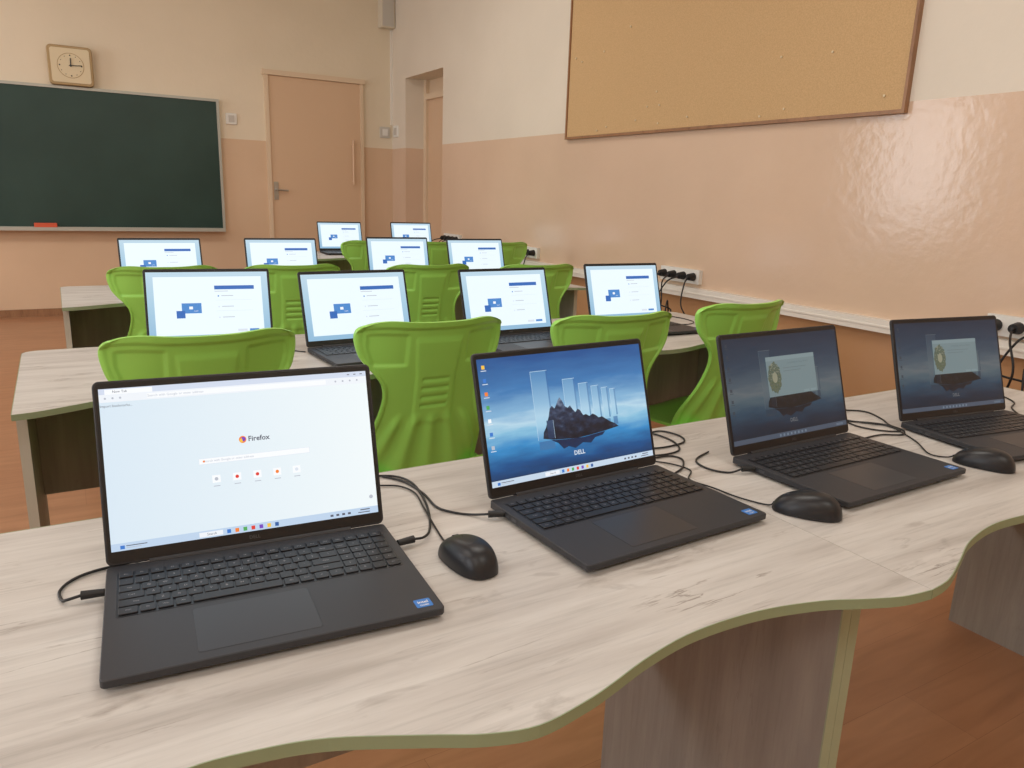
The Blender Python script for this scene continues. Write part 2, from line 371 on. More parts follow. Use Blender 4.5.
# ------------------------------------------------------------------ power outlets & cables
def outlet(yc,n,z,label):
    L=.085*n/2
    r=empty('power_outlet',(W,yc,z),label=label,cat='power outlet',group='wall power outlets')
    b=MB(); b.box(-.028,-.0,-L,L,-.042,.042); b.make('housing',M['white'],r)
    for k in range(n):
        y=-L+.085*(k+.5); b=MB(); b.cyl((-.028,y,0),(-.031,y,0),.027,n=20,m=0); b.cyl((-.031,y,0),(-.0315,y,0),.020,n=20,m=1); b.make('socket',[M['white'],M['hole']],r)
def plugcable(yc,z,pts,label):
    r=empty('power_cable',(0,0,0),label=label,cat='cable',group='power cables from the wall outlets')
    b=MB(); b.cyl((W-.033,yc,z),(W-.075,yc,z),.025,.019,n=14)
    b.cyl((W-.075,yc,z),(W-.085,yc,z-.012),.013,.007,n=10); b.make('plug',M['cable'],r,smooth=True)
    b=MB(); b.tube([(W-.075,yc,z-.005)]+pts,.0045,m=0); b.make('cord',M['cable'],r,smooth=True)
outlet(3.51,4,.80,'white four-socket outlet strip with black plugs above trunking')
outlet(5.32,4,.80,'white four-socket outlet strip with black plugs above trunking')
outlet(6.70,4,.82,'white four-socket outlet strip with black plugs by the recessed door')
outlet(1.50,4,.79,'white four-socket outlet strip with black plugs above trunking')
for yy,n_ in ((3.51,4),(5.32,4),(6.70,4),(1.50,4)):
    for k in range(n_):
        y=yy+(k-(n_-1)/2)*.085; z={3.51:.80,5.32:.80,6.70:.82,1.50:.79}[yy]
        q=((-.02,-.05,.52,-.10),(.03,.06,.60,-.04),(-.04,-.09,.48,-.02),(.02,.05,.56,.05))[k]
        xo=.02*k
        plugcable(y,z,[(W-.12-xo,y+q[0],z-.04),(W-.16-xo,y+q[1],z-.16),(W-.13-xo,y+q[3],q[2]),(W-.19-xo,y-q[1],q[2]-.06),(W-.15-xo,y-q[0],q[2]+.05),(W-.12-xo,y+q[3],.30),(W-.14,y,.08),(W-.17,y,.006)],'black plug and looping cable hanging from the wall outlet')

# ------------------------------------------------------------------ desks
PA=[(0,.49),(.15,.50),(.28,.545),(.38,.59),(.45,.608),(.51,.603),(.57,.588),(.65,.55),(.70,.525),(.75,.512),(.81,.52),(.85,.53),(.92,.55),(1.0,.563),(1.10,.56),(1.19,.54),(1.25,.515),(1.30,.497),(1.35,.49)]
PB=[(0,.49),(.05,.497),(.12,.522),(.20,.552),(.30,.57),(.40,.565),(.50,.545),(.59,.520),(.675,.510),(.76,.520),(.85,.545),(.95,.565),(1.05,.57),(1.15,.552),(1.23,.522),(1.30,.497),(1.35,.49)]
def smoothpts(P,sub=5):
    out=[]
    for i in range(len(P)-1):
        a=P[max(i-1,0)]; b_=P[i]; c=P[i+1]; d=P[min(i+2,len(P)-1)]
        for k in range(sub):
            t=k/sub
            out.append(tuple(.5*((2*b_[j])+(c[j]-a[j])*t+(2*a[j]-5*b_[j]+4*c[j]-d[j])*t*t+(3*b_[j]-a[j]-3*c[j]+d[j])*t**3) for j in (0,1)))
    out.append(P[-1]); return out
def desk(x,y,P,label,wid=1.35,lend=True,rend=True,legedge='edge_beige'):
    r=empty('wave_desk',(x,y,0),label=label,cat='desk',group='wave-edged school desks')
    g=.0004
    near=smoothpts(P); near=[(g+(wid-2*g)*u/1.35,v-.49) for u,v in near]
    yd=.715
    def corner(right,n=5,R=.04):
        o=[]
        for k in range(n+1):
            a=math.radians(90*k/n)
            if right: o.append((wid-g-R+R*math.cos(a),yd-R+R*math.sin(a)))
            else: o.append((g+R-R*math.sin(a),yd-R+R*math.cos(a)))
        return o
    far=(corner(True) if rend else [(wid-g,yd)])+(corner(False) if lend else [(g,yd)])
    out=near+far
    z0,z1=.7365,.75
    b=MB(); b.rings([[(p[0],p[1],z0) for p in out],[(p[0],p[1],z1) for p in out]]); b.make('tabletop',M['oak'],r)
    n=len(out); b=MB()
    def strip(idx):
        pts=[out[i] for i in idx]; m_=len(pts); ins=[]
        for k,p in enumerate(pts):
            a=Vector(pts[max(k-1,0)]); c=Vector(pts[min(k+1,m_-1)]); d=c-a; nn=Vector((d.y,-d.x)).normalized(); ins.append((p[0]+nn.x*.0014,p[1]+nn.y*.0014))
        v=[(p[0],p[1],z0-.0003) for p in pts]+[(p[0],p[1],z0-.0003) for p in ins]+[(p[0],p[1],z1+.0002) for p in ins]+[(p[0],p[1],z1+.0002) for p in pts]
        f=[]
        for k in range(4):
            for i in range(m_-1):
                k2=(k+1)%4; f.append((k*m_+i,k*m_+i+1,k2*m_+i+1,k2*m_+i))
        f.append((0,m_,2*m_,3*m_)); f.append((m_-1,4*m_-1,3*m_-1,2*m_-1)); b.add(v,f)
    idx=list(range(len(near)))
    if rend: idx=idx+list(range(len(near),len(near)+6))
    strip(idx)
    fi=list(range(len(near)+(5 if rend else 0),n))
    if lend: fi=fi+[0]
    strip(fi)
    b.make('edge_band',M['edge'],r)
    for xx in (g,wid-g-.021):
        b=MB(); b.box(xx,xx+.021,.108,.62,0.0,z0,0)
        p=b.make('side_panel',M['oak_leg'],r)
        b=MB(); b.box(xx,xx+.021,.1055,.108,0.0,z0); b.make('panel_edge',M[legedge],p)
    b=MB(); b.box(.022,wid-.022,.50,.518,.38,z0); b.make('modesty_panel',M['oak_leg'],r)
    return r
desk(-.40,.49,PA,'pale oak desk with wavy green-edged front, holding two open laptops',rend=False,legedge='edge_leg')
desk(.95,.49,PB,'pale oak wavy desk with mouse and two laptops showing dialogs',lend=False,legedge='edge_leg')
desk(-.12,1.86,PB,'pale oak wavy desk in second row with setup-screen laptops',1.25,rend=False)
desk(1.13,1.86,PB,'pale oak wavy desk in second row against the side wall aisle',1.25,lend=False)
desk(-.01,3.45,PB,'pale oak wavy desk in third row with two laptops',1.28,rend=False)
desk(1.27,3.45,PB,'pale oak wavy desk in third row by the side wall sockets',1.28,lend=False)
desk(1.60,5.45,PB,'pale oak wavy desk by the classroom doors with two laptops',1.35)

# ------------------------------------------------------------------ chair
def build_chair():
    r=empty('school_chair',(0,0,0),label='bright green moulded plastic school chair with winged back',cat='chair',group='green classroom chairs')
    WT=[(.44,.188),(.50,.188),(.56,.178),(.61,.162),(.66,.147),(.70,.141),(.735,.147),(.765,.166),(.79,.188),(.815,.205),(.85,.214),(.880,.216),(.896,.212),(.905,.204),(.910,.192)]
    def interp(T,z):
        n=len(T)
        if z<=T[0][0]: return T[0][1]
        for i in range(n-1):
            if z<=T[i+1][0]:
                t=(z-T[i][0])/(T[i+1][0]-T[i][0]); a=T[max(i-1,0)][1]; b_=T[i][1]; c=T[i+1][1]; d=T[min(i+2,n-1)][1]
                return .5*((2*b_)+(c-a)*t+(2*a-5*b_+4*c-d)*t*t+(3*b_-a-3*c+d)*t**3)
        return T[-1][1]
    NU,NV=121,130
    zs=[.44+(.910-.44)*(1-(1-i/(NV-1))**1.15) for i in range(NV)]
    def sm(e0,e1,x):
        t=max(0,min(1,(x-e0)/(e1-e0))); return t*t*(3-2*t)
    def plate(x,z,x0,x1,z0,z1,e=.004):
        return sm(x0,x0+e,x)*(1-sm(x1-e,x1,x))*sm(z0,z0+e,z)*(1-sm(z1-e,z1,z))
    def shape(u,z,rear):
        w=interp(WT,z); x=u*w
        t=(z-.44)/.47
        y=-.175-.085*t-.03*t*t
        y+=(.40+.75*t)*x*x*1.1
        y+=.018*sm(.76,.91,z)*max(0,(abs(x)-.10)/.11)**1.5
        y+=.05*sm(0,1,(.64-z)/.2)*max(0,(abs(x)-.09)/.10)**1.5
        zz=z-.010*abs(u)**9*sm(.82,.90,z)+.004*math.exp(-((abs(u)-.68)/.24)**2)*sm(.80,.91,z)
        th=.007
        if rear:
            d=0; ax=abs(x)
            d-=.0060*plate(ax,z,.082,.192-.30*max(0,.84-z),.785,.880,.012)
            tw=.062+.10*max(0,z-.76)
            d+=.0045*(1-sm(tw-.010,tw,ax))*sm(.605,.625,z)*(1-sm(.850,.872,z))
            for k in range(4):
                zc=.668+k*.026; d-=.0042*plate(ax,z,-1,.042,zc-.007,zc+.007,.004)
            if z<.66:
                ang=x/(.86-z)
                k=.5+.5*math.cos(ang*2*math.pi*4.6)
                d+=.0090*k**1.3*sm(0,1,(.655-z)/.05)*(1-sm(.80,.92,abs(u)))
            d+=.0060*sm(.91,.97,abs(u))
            d+=.0065*sm(.886,.897,z)
            y-=th+d
        return (x,y,zz)
    V=[];F=[]
    for rear in (0,1):
        for j,z in enumerate(zs):
            for i in range(NU):
                u=-1+2*i/(NU-1); V.append(shape(u,z,rear))
    o=NU*NV
    for j in range(NV-1):
        for i in range(NU-1):
            a=j*NU+i; F.append((a,a+NU,a+NU+1,a+1)); a+=o; F.append((a,a+1,a+NU+1,a+NU))
    for j in range(NV-1):
        for i in (0,NU-1):
            a=j*NU+i; F.append((a,a+NU,a+NU+o,a+o))
    for i in range(NU-1):
        for j in (0,NV-1):
            a=j*NU+i; F.append((a,a+1,a+1+o,a+o))
    b=MB(); b.add(V,F); b.make('backrest',M['green'],r,smooth=65)
    V=[];F=[];NU,NV=25,26
    for low in (0,1):
        for j in range(NV):
            t=j/(NV-1); y=-.19+.40*t
            w=.188+.020*math.sin(t*math.pi*.8)-.05*max(0,(t-.9)/.1)**2
            for i in range(NU):
                u=-1+2*i/(NU-1); x=u*w
                z=.452-.012*math.sin(t*math.pi)*(1-u*u)+.012*u*u-.03*max(0,(t-.75)/.25)**2+.02*max(0,(.15-t)/.15)**2
                V.append((x,y,z-.010*low))
    o=NU*NV
    for j in range(NV-1):
        for i in range(NU-1):
            a=j*NU+i; F.append((a,a+1,a+NU+1,a+NU)); a+=o; F.append((a,a+NU,a+NU+1,a+1))
        for i in (0,NU-1):
            a=j*NU+i; F.append((a,a+NU,a+NU+o,a+o))
    for i in range(NU-1):
        for j in (0,NV-1):
            a=j*NU+i; F.append((a,a+1,a+1+o,a+o))
    b=MB(); b.add(V,F); b.make('seat',M['green'],r,smooth=True)
    for sx in (-1,1):
        for sy in (-1,1):
            b=MB(); b.tube([(sx*.13,sy*.10,.432),(sx*.155,sy*.14,.40),(sx*.195,sy*.20,.012)],.011,n=12); b.cyl((sx*.195,sy*.20,.014),(sx*.197,sy*.202,0),.014,n=12)
            b.make('leg',M['steel'],r,smooth=True)
    return r
ch=build_chair()
CH_=[(.270,1.79,.02),(.852,1.79,0),(1.412,1.71,-.03),(2.03,1.78,.06),
     (.370,3.38,0),(.89,3.36,-.03),(1.513,3.27,.0),(2.06,3.17,-.04),
     (1.86,4.98,.05),(2.30,4.86,-.05),(2.78,4.80,-.06)]
def chair_pos(x,y,rz):
    return (x-.285*math.sin(rz)*1.0, y+.285*math.cos(rz),0)
for k,(x,y,rz) in enumerate(CH_):
    if k==0: ch.location=chair_pos(x,y,rz); ch.rotation_euler=(0,0,rz); c=ch
    else: c=copy_tree(ch,chair_pos(x,y,rz),rz)
    if k==3: c["label"]='bright green moulded plastic chair beside the side wall trunking'
    elif k<3: c["label"]='bright green winged plastic chair tucked under second-row desk'
    elif k<8: c["label"]='bright green winged plastic chair pushed under third-row desk'
    else: c["label"]='bright green winged plastic chair at the fourth-row desk'

# ------------------------------------------------------------------ screens (flat layered artwork)
SX0,SW,SZ1,SH=-.172,.344,.2235,.2060
class Screen:
    def __init__(s): s.v=[];s.f=[];s.fm=[];s.uv=[];s.mats=[]
    def mi(s,m):
        if m not in s.mats: s.mats.append(m)
        return s.mats.index(m)
    def P(s,u,v,l): return (SX0+SW*u,-.0006-.00025*l,SZ1-SH*v)
    def poly(s,pts,m,l):
        b=len(s.v)
        for u,v in pts: s.v.append(s.P(u,v,l)); s.uv.append((u,1-v))
        s.f.append(tuple(range(b,b+len(pts)))[::-1]); s.fm.append(s.mi(m))
    def rect(s,u0,v0,u1,v1,m,l): s.poly([(u0,v0),(u1,v0),(u1,v1),(u0,v1)],m,l)
    def circ(s,u,v,r,m,l,n=18,a0=0,a1=360):
        s.poly([(u+r*math.cos(math.radians(a0+(a1-a0)*k/n)),v+r*SW/SH*math.sin(math.radians(a0+(a1-a0)*k/n))) for k in range(n)],m,l)
    def text(s,body,u,v,h,m,l,bold=False):
        gv,gf=glyphs(body,h,bold); b=len(s.v)
        for x,y,_ in gv:
            s.v.append((SX0+SW*u+x,-.0006-.00025*l,SZ1-SH*v+y)); s.uv.append((u,1-v))
        for f in gf: s.f.append(tuple(i+b for i in f)); s.fm.append(s.mi(m))
    def mesh(s,name):
        o=obj(name,s.v,s.f,s.mats,None,False,s.fm,s.uv); me=o.data; bpy.data.objects.remove(o); return me
E=lambda n,c,st=1.0: emat(n,c,st)
e_white=E('px_white',(248,251,254)); e_txt=E('px_text',(84,88,104)); e_grey=E('px_grey',(184,190,202)); e_line=E('px_line',(220,228,238))
e_blue=E('px_blue',(52,120,205)); e_dblue=E('px_dark_blue',(40,92,160)); e_or=E('px_orange',(245,130,50)); e_pur=E('px_purple',(120,70,190)); e_red=E('px_red',(225,60,50)); e_grn=E('px_green',(80,170,90)); e_yel=E('px_yellow',(245,195,70))
e_tab=E('px_tabbar',(210,220,238)); e_tool=E('px_toolbar',(238,243,249)); e_task=E('px_taskbar',(190,212,236))
icons=[e_blue,e_or,e_grn,e_red,e_pur,e_yel,e_dblue]
def taskbar(s,l,task=None,dim=None):
    s.rect(0,.953,1,1,task or e_task,l)
    if dim: 
        for k in range(8): s.rect(.38+k*.032,.966,.394+k*.032,.99,dim,l+1)
        s.rect(.9,.970,.965,.976,dim,l+1); s.rect(.9,.982,.965,.988,dim,l+1); return
    s.rect(.03,.968,.045,.990,e_blue,l+1)
    s.rect(.05,.970,.12,.975,e_txt,l+1); s.rect(.05,.982,.10,.986,e_grey,l+1)
    s.poly([(.30,.962),(.385,.962),(.385,.992),(.30,.992)],e_tool,l+1); s.text('Search',.345,.977,.0045,e_txt,l+2)
    for k in range(7): s.rect(.40+k*.03,.965,.414+k*.03,.990,icons[k],l+1)
    for k in range(4): s.rect(.80+k*.024,.972,.812+k*.024,.986,e_txt,l+1)
    s.rect(.925,.964,.965,.971,e_txt,l+1); s.rect(.915,.982,.965,.988,e_txt,l+1)
def browser():
    s=Screen(); bg=egrad('browser_page',[(0,(216,232,244)),(.5,(228,240,247)),(1,(240,248,250))],1.0,horizontal=True)
    s.rect(0,0,1,1,bg,0); s.rect(0,0,1,.036,e_tab,1); s.rect(.02,.006,.18,.036,e_white,2); s.text('New Tab',.07,.021,.0045,e_txt,3)
    for k in range(3): s.rect(.92+k*.027,.016,.930+k*.027,.021,e_txt,2)
    s.rect(0,.036,1,.084,e_tool,1)
    for k in range(3): s.circ(.02+.025*k,.060,.004,e_grey,2,10)
    s.rect(.16,.045,.83,.075,e_white,2); s.text('Search with Google or enter address',.26,.060,.0045,e_grey,3)
    for k in range(4): s.circ(.87+.03*k,.060,.004,e_grey,2,10)
    s.text('Import bookmarks...',.055,.108,.0045,e_txt,1)
    s.circ(.486,.395,.0140,e_or,1,24); s.circ(.488,.393,.0088,e_pur,2,20); s.circ(.482,.401,.0080,e_yel,3,16,60,300)
    s.text('Firefox',.547,.395,.0098,e_txt,1,True)
    s.rect(.32,.492,.74,.530,e_line,1); s.rect(.3212,.494,.7388,.528,e_white,2); s.circ(.338,.511,.0042,e_or,3,12); s.text('Search with Google or enter address',.43,.511,.0042,e_grey,3)
    for k,(c) in enumerate((e_grey,e_red,e_red,e_or,e_line)):
        u=.378+.076*k; s.rect(u-.015,.607,u+.015,.655,e_white,1); s.circ(u,.631,.0068,c,2,14)
        s.rect(u-.012,.674,u+.012,.679,e_grey,1)
    s.circ(.975,.885,.008,e_grey,1,12)
    taskbar(s,1); return s.mesh('screen_browser')
def wallpaper(s,dim=1.0,grey=0):
    def k(c):
        g=sum(c)/3; return tuple(int((v*(1-grey)+g*grey)*dim) for v in c)
    t_='%d'%int(dim*100)
    g=egrad('sky_wallpaper'+t_,[(0,k((8,36,70))),(.14,k((14,78,136))),(.28,k((48,136,196))),(.40,k((134,190,220))),(.47,k((182,214,232))),(.56,k((128,176,212))),(.74,k((60,120,178))),(1,k((26,78,140)))],1.0,noise=.22)
    s.rect(0,0,1,1,g,0)
    ro=egrad('rock_dark'+t_,[(.15,k((6,12,26))),(.33,k((16,24,42))),(.47,k((34,46,70))),(.58,k((66,82,110))),(.74,k((130,146,170)))],1.0,noise=.75,nscale=(9,8,1),ndetail=11,nbase=2.4)
    rf=egrad('rock_reflection'+t_,[(0,k((16,64,116))),(.25,k((10,36,72))),(1,k((18,30,54)))],1.0,noise=.25,nscale=(10,4,1))
    gl=egrad('glass_panel'+t_,[(.30,k((84,150,200))),(.42,k((160,204,228))),(.50,k((172,208,230))),(.60,k((140,184,216))),(.78,k((96,148,194))),(.9,k((70,126,180)))],1.0)
    g2=egrad('glass_panel_deep'+t_,[(.3,k((56,116,168))),(.5,k((120,164,200))),(.75,k((62,116,172))),(.9,k((42,96,156)))],1.0)
    ge=emat('glass_rim'+t_,k((186,214,232)))
    pan=[(.285,.385,.14,.70),(.47,.545,.23,.66),(.565,.625,.28,.64),(.642,.692,.315,.62),(.706,.748,.34,.60),(.760,.796,.36,.59)]
    for i,(u0,u1,v0,v1) in enumerate(pan):
        s.rect(u0,v0,u1,v1,gl,1); s.rect(u1-.009,v0+.003,u1,v1,g2,2); s.rect(u0,v0,u1,v0+.004,ge,2); s.rect(u0,v0,u0+.002,v1,ge,2)
        s.rect(u0+.004,v1+.012,u1-.004,v1+.08,g2,1)
    rock=[(.315,.69),(.322,.64),(.338,.605),(.350,.56),(.362,.52),(.374,.455),(.388,.435),(.402,.46),(.414,.435),(.428,.395),(.440,.375),(.454,.41),(.466,.455),(.482,.47),(.498,.455),(.512,.49),(.526,.515),(.542,.49),(.556,.505),(.572,.55),(.590,.545),(.610,.565),(.632,.55),(.650,.565),(.668,.59),(.69,.585),(.712,.61),(.74,.64),(.768,.66),(.79,.69),(.70,.708),(.61,.722),(.52,.73),(.43,.72),(.37,.71)]
    s.poly(rock,ro,3)
    s.poly([(.36,.712),(.45,.725),(.56,.732),(.70,.712),(.68,.74),(.63,.75),(.60,.79),(.55,.775),(.50,.81),(.46,.785),(.43,.80),(.40,.745)],rf,2)
    sh=egrad('glass_over_rock'+t_,[(.3,k((30,50,82))),(.5,k((60,84,118))),(.62,k((110,140,172)))],1.0,noise=.4,nscale=(9,8,1),ndetail=8)
    s.rect(.345,.55,.385,.70,sh,4); s.rect(.3835,.55,.385,.70,ge,5)
    wt=emat('logo_white'+t_,k((215,225,235)))
    s.text('DELL',.52,.85,.0105,wt,4,True)
    for i,c in enumerate((e_yel,e_blue,e_or,e_grn,e_white,e_blue,e_grey)):
        cc=c if dim>.8 else emat('icon_dim%d'%i,k((90,120,150)))
        v=.05+i*.105; s.rect(.022,v,.039,v+.030,cc,1)
        s.rect(.016,v+.040,.046,v+.046,wt if dim>.8 else cc,1)
    return wt
def desktop():
    s=Screen(); wallpaper(s,1.0); taskbar(s,1,E('px_taskbar_desktop',(196,214,232))); return s.mesh('screen_desktop')
def dimdialog():
    s=Screen(); wallpaper(s,.46,.28)
    taskbar(s,1,E('px_taskbar_dim',(66,78,94)),E('px_taskbar_dim_icons',(104,120,136)))
    w=E('dialog_body',(108,126,130)); t=E('dialog_title',(118,136,140)); tx=E('dialog_text',(88,104,110))
    s.rect(.335,.21,.765,.60,w,5); s.rect(.335,.21,.765,.25,t,6)
    pic=egrad('dialog_picture',[(.1,(48,66,50)),(.35,(78,92,66)),(.5,(96,98,82)),(.62,(56,78,68)),(.85,(122,124,108))],1.0,noise=1.6,nscale=(18,18,1),nbase=3,ndetail=5)
    lg=E('dialog_wreath_centre',(134,134,114)); 
    pts=[]
    for a in range(40):
        rr=1+.06*math.sin(a*2.3)+.04*math.sin(a*5.1); pts.append((.397+.056*rr*math.cos(a*math.pi/20),.415+.150*rr*math.sin(a*math.pi/20)))
    s.poly(pts,pic,6); s.poly([(.397+.022*math.cos(a*math.pi/9),.415+.052*math.sin(a*math.pi/9)) for a in range(18)],lg,7)
    s.text('Completing the Setup Wizard',.61,.285,.0053,tx,7)
    for k in range(2): s.rect(.475,.33+k*.03,.68-.05*k,.335+k*.03,tx,7)
    s.rect(.64,.57,.69,.592,t,6); s.rect(.70,.57,.75,.592,t,6)
    return s.mesh('screen_dialog')
def setup(bright=1.0):
    s=Screen(); g=egrad('setup_background',[(0,(140,182,212)),(.5,(164,200,222)),(1,(186,212,228))],1.05,noise=.08)
    s.rect(0,0,1,1,g,0); p=E('setup_card',(228,241,247),1.1)
    b1=E('setup_blue',(72,136,206)); b2=E('setup_deep_blue',(44,104,184))
    s.rect(.055,.07,.945,.93,p,1)
    s.rect(.27,.46,.43,.61,b1,2); s.rect(.225,.57,.295,.68,b2,3); s.rect(.33,.51,.36,.55,e_white,4)
    s.text('Install',.385,.575,.005,e_white,4)
    s.rect(.545,.205,.88,.262,b2,2); s.rect(.545,.285,.66,.293,e_grey,2)
    for k in range(3): s.circ(.575,.36+.16*k,.007,b1 if k==0 else e_line,2,12); s.rect(.60,.352+.16*k,.70,.362+.16*k,e_grey,2)
    s.rect(.55,.42,.86,.424,e_line,2); s.rect(.55,.58,.86,.584,e_line,2)
    s.rect(.72,.86,.80,.895,e_line,2); s.rect(.82,.86,.90,.895,b1,2)
    return s.mesh('screen_setup')

# ------------------------------------------------------------------ laptop
KR=[("Esc F1 F2 F3 F4 F5 F6 F7 F8 F9 F10 F11 F12 Prt Del Hm End Pg Up".split(),None),
    ("` 1 2 3 4 5 6 7 8 9 0 - = Bksp Num / * -".split(),{13:1.75}),
    ("Tab Q W E R T Y U I O P [ ] \\ 7 8 9 +".split(),{0:1.4,13:1.35}),
    ("Caps A S D F G H J K L ; ' Enter 4 5 6 +".split(),{0:1.65,12:2.1}),
    ("Shift Z X C V B N M , . / Shift 1 2 3 En".split(),{0:2.2,11:2.55}),
    ("Ctrl Fn Win Alt _ Alt Ctrl < ^ > 0 . En".split(),{4:5.6,0:1.2})]
def build_laptop():
    r=empty('laptop',(0,0,0),label='x',cat='laptop',group='open laptops on the desks')
    d=.248
    b=MB(); b.rbox(-.179,.179,-d,.004,.0035,.0155,.006,.0010) 
    b.v=[(x,y,(z if z>.01 else z+.0025*max(0,(-y-.12)/.12))) for x,y,z in b.v]
    for x in (-.15,.15):
        for y in (-.21,-.03): b.cyl((x,y,.0),(x,y,.009),.008,n=12)
    b.box(-.1795,-.176,-.055,-.045,.007,.011,1); b.box(-.1795,-.176,-.075,-.062,.007,.012,1); b.box(.176,.1795,-.07,-.055,.007,.012,1)
    base=b.make('base',[M['deck'],M['steel']],r,smooth=True)
    b=MB(); x0,x1=-.165,.165; y1=-.022; rh=.0178; zk=.0150
    b.rbox(x0-.002,x1+.002,y1-6*rh-.001,y1+.002,zk,zk+.0008,.004,.0002,m=2)
    for ri,(ks,wd) in enumerate(KR):
        n=len(ks); ws=[(wd or {}).get(i,1.0) for i in range(n)]; tot=sum(ws); x=x0
        ya=y1-ri*rh; yb=ya-rh+.0026
        if ri==0: yb=ya-rh+.005
        for kx,w in zip(ks,ws):
            kw=(x1-x0)*w/tot
            b.rbox(x+.0011,x+kw-.0011,yb,ya,zk+.0006,zk+.0025,.0018,.0005,m=0,seg=2)
            if kx!='_':
                gv,gf=glyphs(kx,.0052 if len(kx)==1 else .0038)
                cx=x+kw*.5; cy=(ya+yb)/2
                b.add([(cx+g[0],cy+g[1],zk+.00262) for g in gv],gf,1)
            x+=kw
    o=obj('keyboard',b.v,b.f,[M['key'],M['legend'],M['bezel']],base,False,b.m)
    b=MB(); b.rbox(-.0888,.0408,-.2338,-.1402,.0150,.01565,.004,.0001,m=1); b.rbox(-.088,.040,-.233,-.141,.0150,.0158,.004,.0002,m=0); b.make('touchpad',[M['pad'],M['bezel']],base)
    b=MB(); b.rbox(.148,.168,-.238,-.220,.0153,.0159,.002,.0001,m=0)
    gv,gf=glyphs('intel',.0075,True); b.add([(.158+g[0],-.227+g[1],.01597) for g in gv],gf,1)
    gv,gf=glyphs('CORE',.0042,True); b.add([(.158+g[0],-.234+g[1],.01597) for g in gv],gf,1)
    o=obj('sticker',b.v,b.f,[M['sticker'],M['white']],base,False,b.m); o["label"]='small blue processor sticker'
    tilt=.30
    b=MB(); b.rbox(-.179,.179,0,.2335,-.006,0,.008,.0012,axis='y',m=0)
    b.rbox(-.176,.176,.003,.2305,-.0002,.0004,.006,.0001,axis='y',m=1)
    lid=b.make('lid',[M['black'],M['bezel']],r,smooth=True); lid.location=(0,0.002,.0165); lid.rotation_euler=(-tilt,0,0)
    b=MB(); b.cyl((-.13,.004,.0140),(.13,.004,.0140),.0056,n=14); b.make('hinge',M['black'],r,smooth=True)
    return r,lid
scr_b,scr_d,scr_g,scr_s=browser(),desktop(),dimdialog(),setup()
lap,lid=build_laptop()
so=bpy.data.objects.new('screen',scr_b); COL.objects.link(so); so.parent=lid
gv,gf=glyphs('DELL',.0065,True)
b=MB(); b.add([(g[0],-.0009,.0095+g[1]) for g in gv],gf)
o=obj('bezel_logo',b.v,b.f,M['steel'],lid)
LAP=[(.192,.98,-.08,scr_b,'charcoal laptop showing a white browser start page'),
 (.73,.98,.04,scr_d,'charcoal laptop showing blue desktop with rocks and glass panels'),
 (1.25,.96,.02,scr_g,'charcoal laptop with dimmed wallpaper and small installer dialog'),
 (1.79,.94,-.13,scr_g,'charcoal laptop with dimmed dialog screen beside the side wall'),
 (.376,2.40,-.12,scr_s,'laptop with light blue setup screen on second-row desk'),
 (.803,2.27,.05,scr_s,'laptop with light blue setup screen on second-row desk'),
 (1.335,2.24,.04,scr_s,'laptop with light blue setup screen on second-row desk'),
 (1.925,2.33,-.03,scr_s,'laptop with light blue setup screen on second-row desk'),
 (.413,3.89,0,scr_s,'laptop with light blue setup screen on third-row desk'),
 (.975,3.90,-.03,scr_s,'laptop with light blue setup screen on third-row desk'),
 (1.645,4.0,-.08,scr_s,'laptop with light blue setup screen on third-row desk'),
 (2.075,3.87,-.02,scr_s,'laptop with light blue setup screen on third-row desk'),
 (1.96,6.0,-.05,scr_s,'laptop with light blue setup screen on fourth-row desk'),
 (2.60,6.05,-.08,scr_s,'laptop with light blue setup screen on fourth-row desk')]
for k,(x,y,rz,sc,lb) in enumerate(LAP):
    if k==0: lap.location=(x,y,.7503); lap.rotation_euler=(0,0,rz); c=lap
    else: c=copy_tree(lap,(x,y,.7503),rz,sc)
    c["label"]=lb

# ------------------------------------------------------------------ mouse
def build_mouse():
    r=empty('computer_mouse',(0,0,0),label='black wired optical mouse on the desk',cat='computer mouse',group='black mice on the front desks')
    NU,NV=32,18; V=[];F=[]
    L,Wd,Hh=.054,.0325,.035
    for j in range(NV+1):
        ph=math.pi/2*j/NV
        for i in range(NU):
            a=2*math.pi*i/NU; ca,sa=math.cos(a),math.sin(a)
            rr=1/((abs(ca)**2.5+abs(sa)**2.5)**(1/2.5))
            k=math.cos(ph)**.62
            x=Wd*rr*ca*k; y=L*rr*sa*k
            z=Hh*math.sin(ph)**1.0
            z*= (1-.20*(y/L)-.12*(y/L)**2)
            x*=(1-.06*abs(math.sin(a))) * (1-.08*math.cos(math.pi*y/L*.5)*(1-math.sin(ph)))
            V.append((x,y,z+.001))
    for j in range(NV):
        for i in range(NU):
            k=(i+1)%NU; F.append((j*NU+i,j*NU+k,(j+1)*NU+k,(j+1)*NU+i))
    F.append(tuple(reversed(range(NU))))
    b=MB(); b.add(V,F); b.make('shell',M['mouse'],r,smooth=True)
    def top(y): return .001+Hh*math.sqrt(max(0,1-(y/L)**2))**1.0*(1-.20*(y/L)-.12*(y/L)**2)
    b=MB(); b.tube([(0,y,top(y)+.0002) for y in (.014,.022,.030,.038,.046)],.0012,n=6); b.make('button_gap',M['bezel'],r)
    b=MB(); b.cyl((-.0035,.030,top(.030)-.006),(.0035,.030,top(.030)-.006),.009,n=20); b.make('scroll_wheel',M['steel'],r,smooth=True)
    return r
mo=build_mouse()
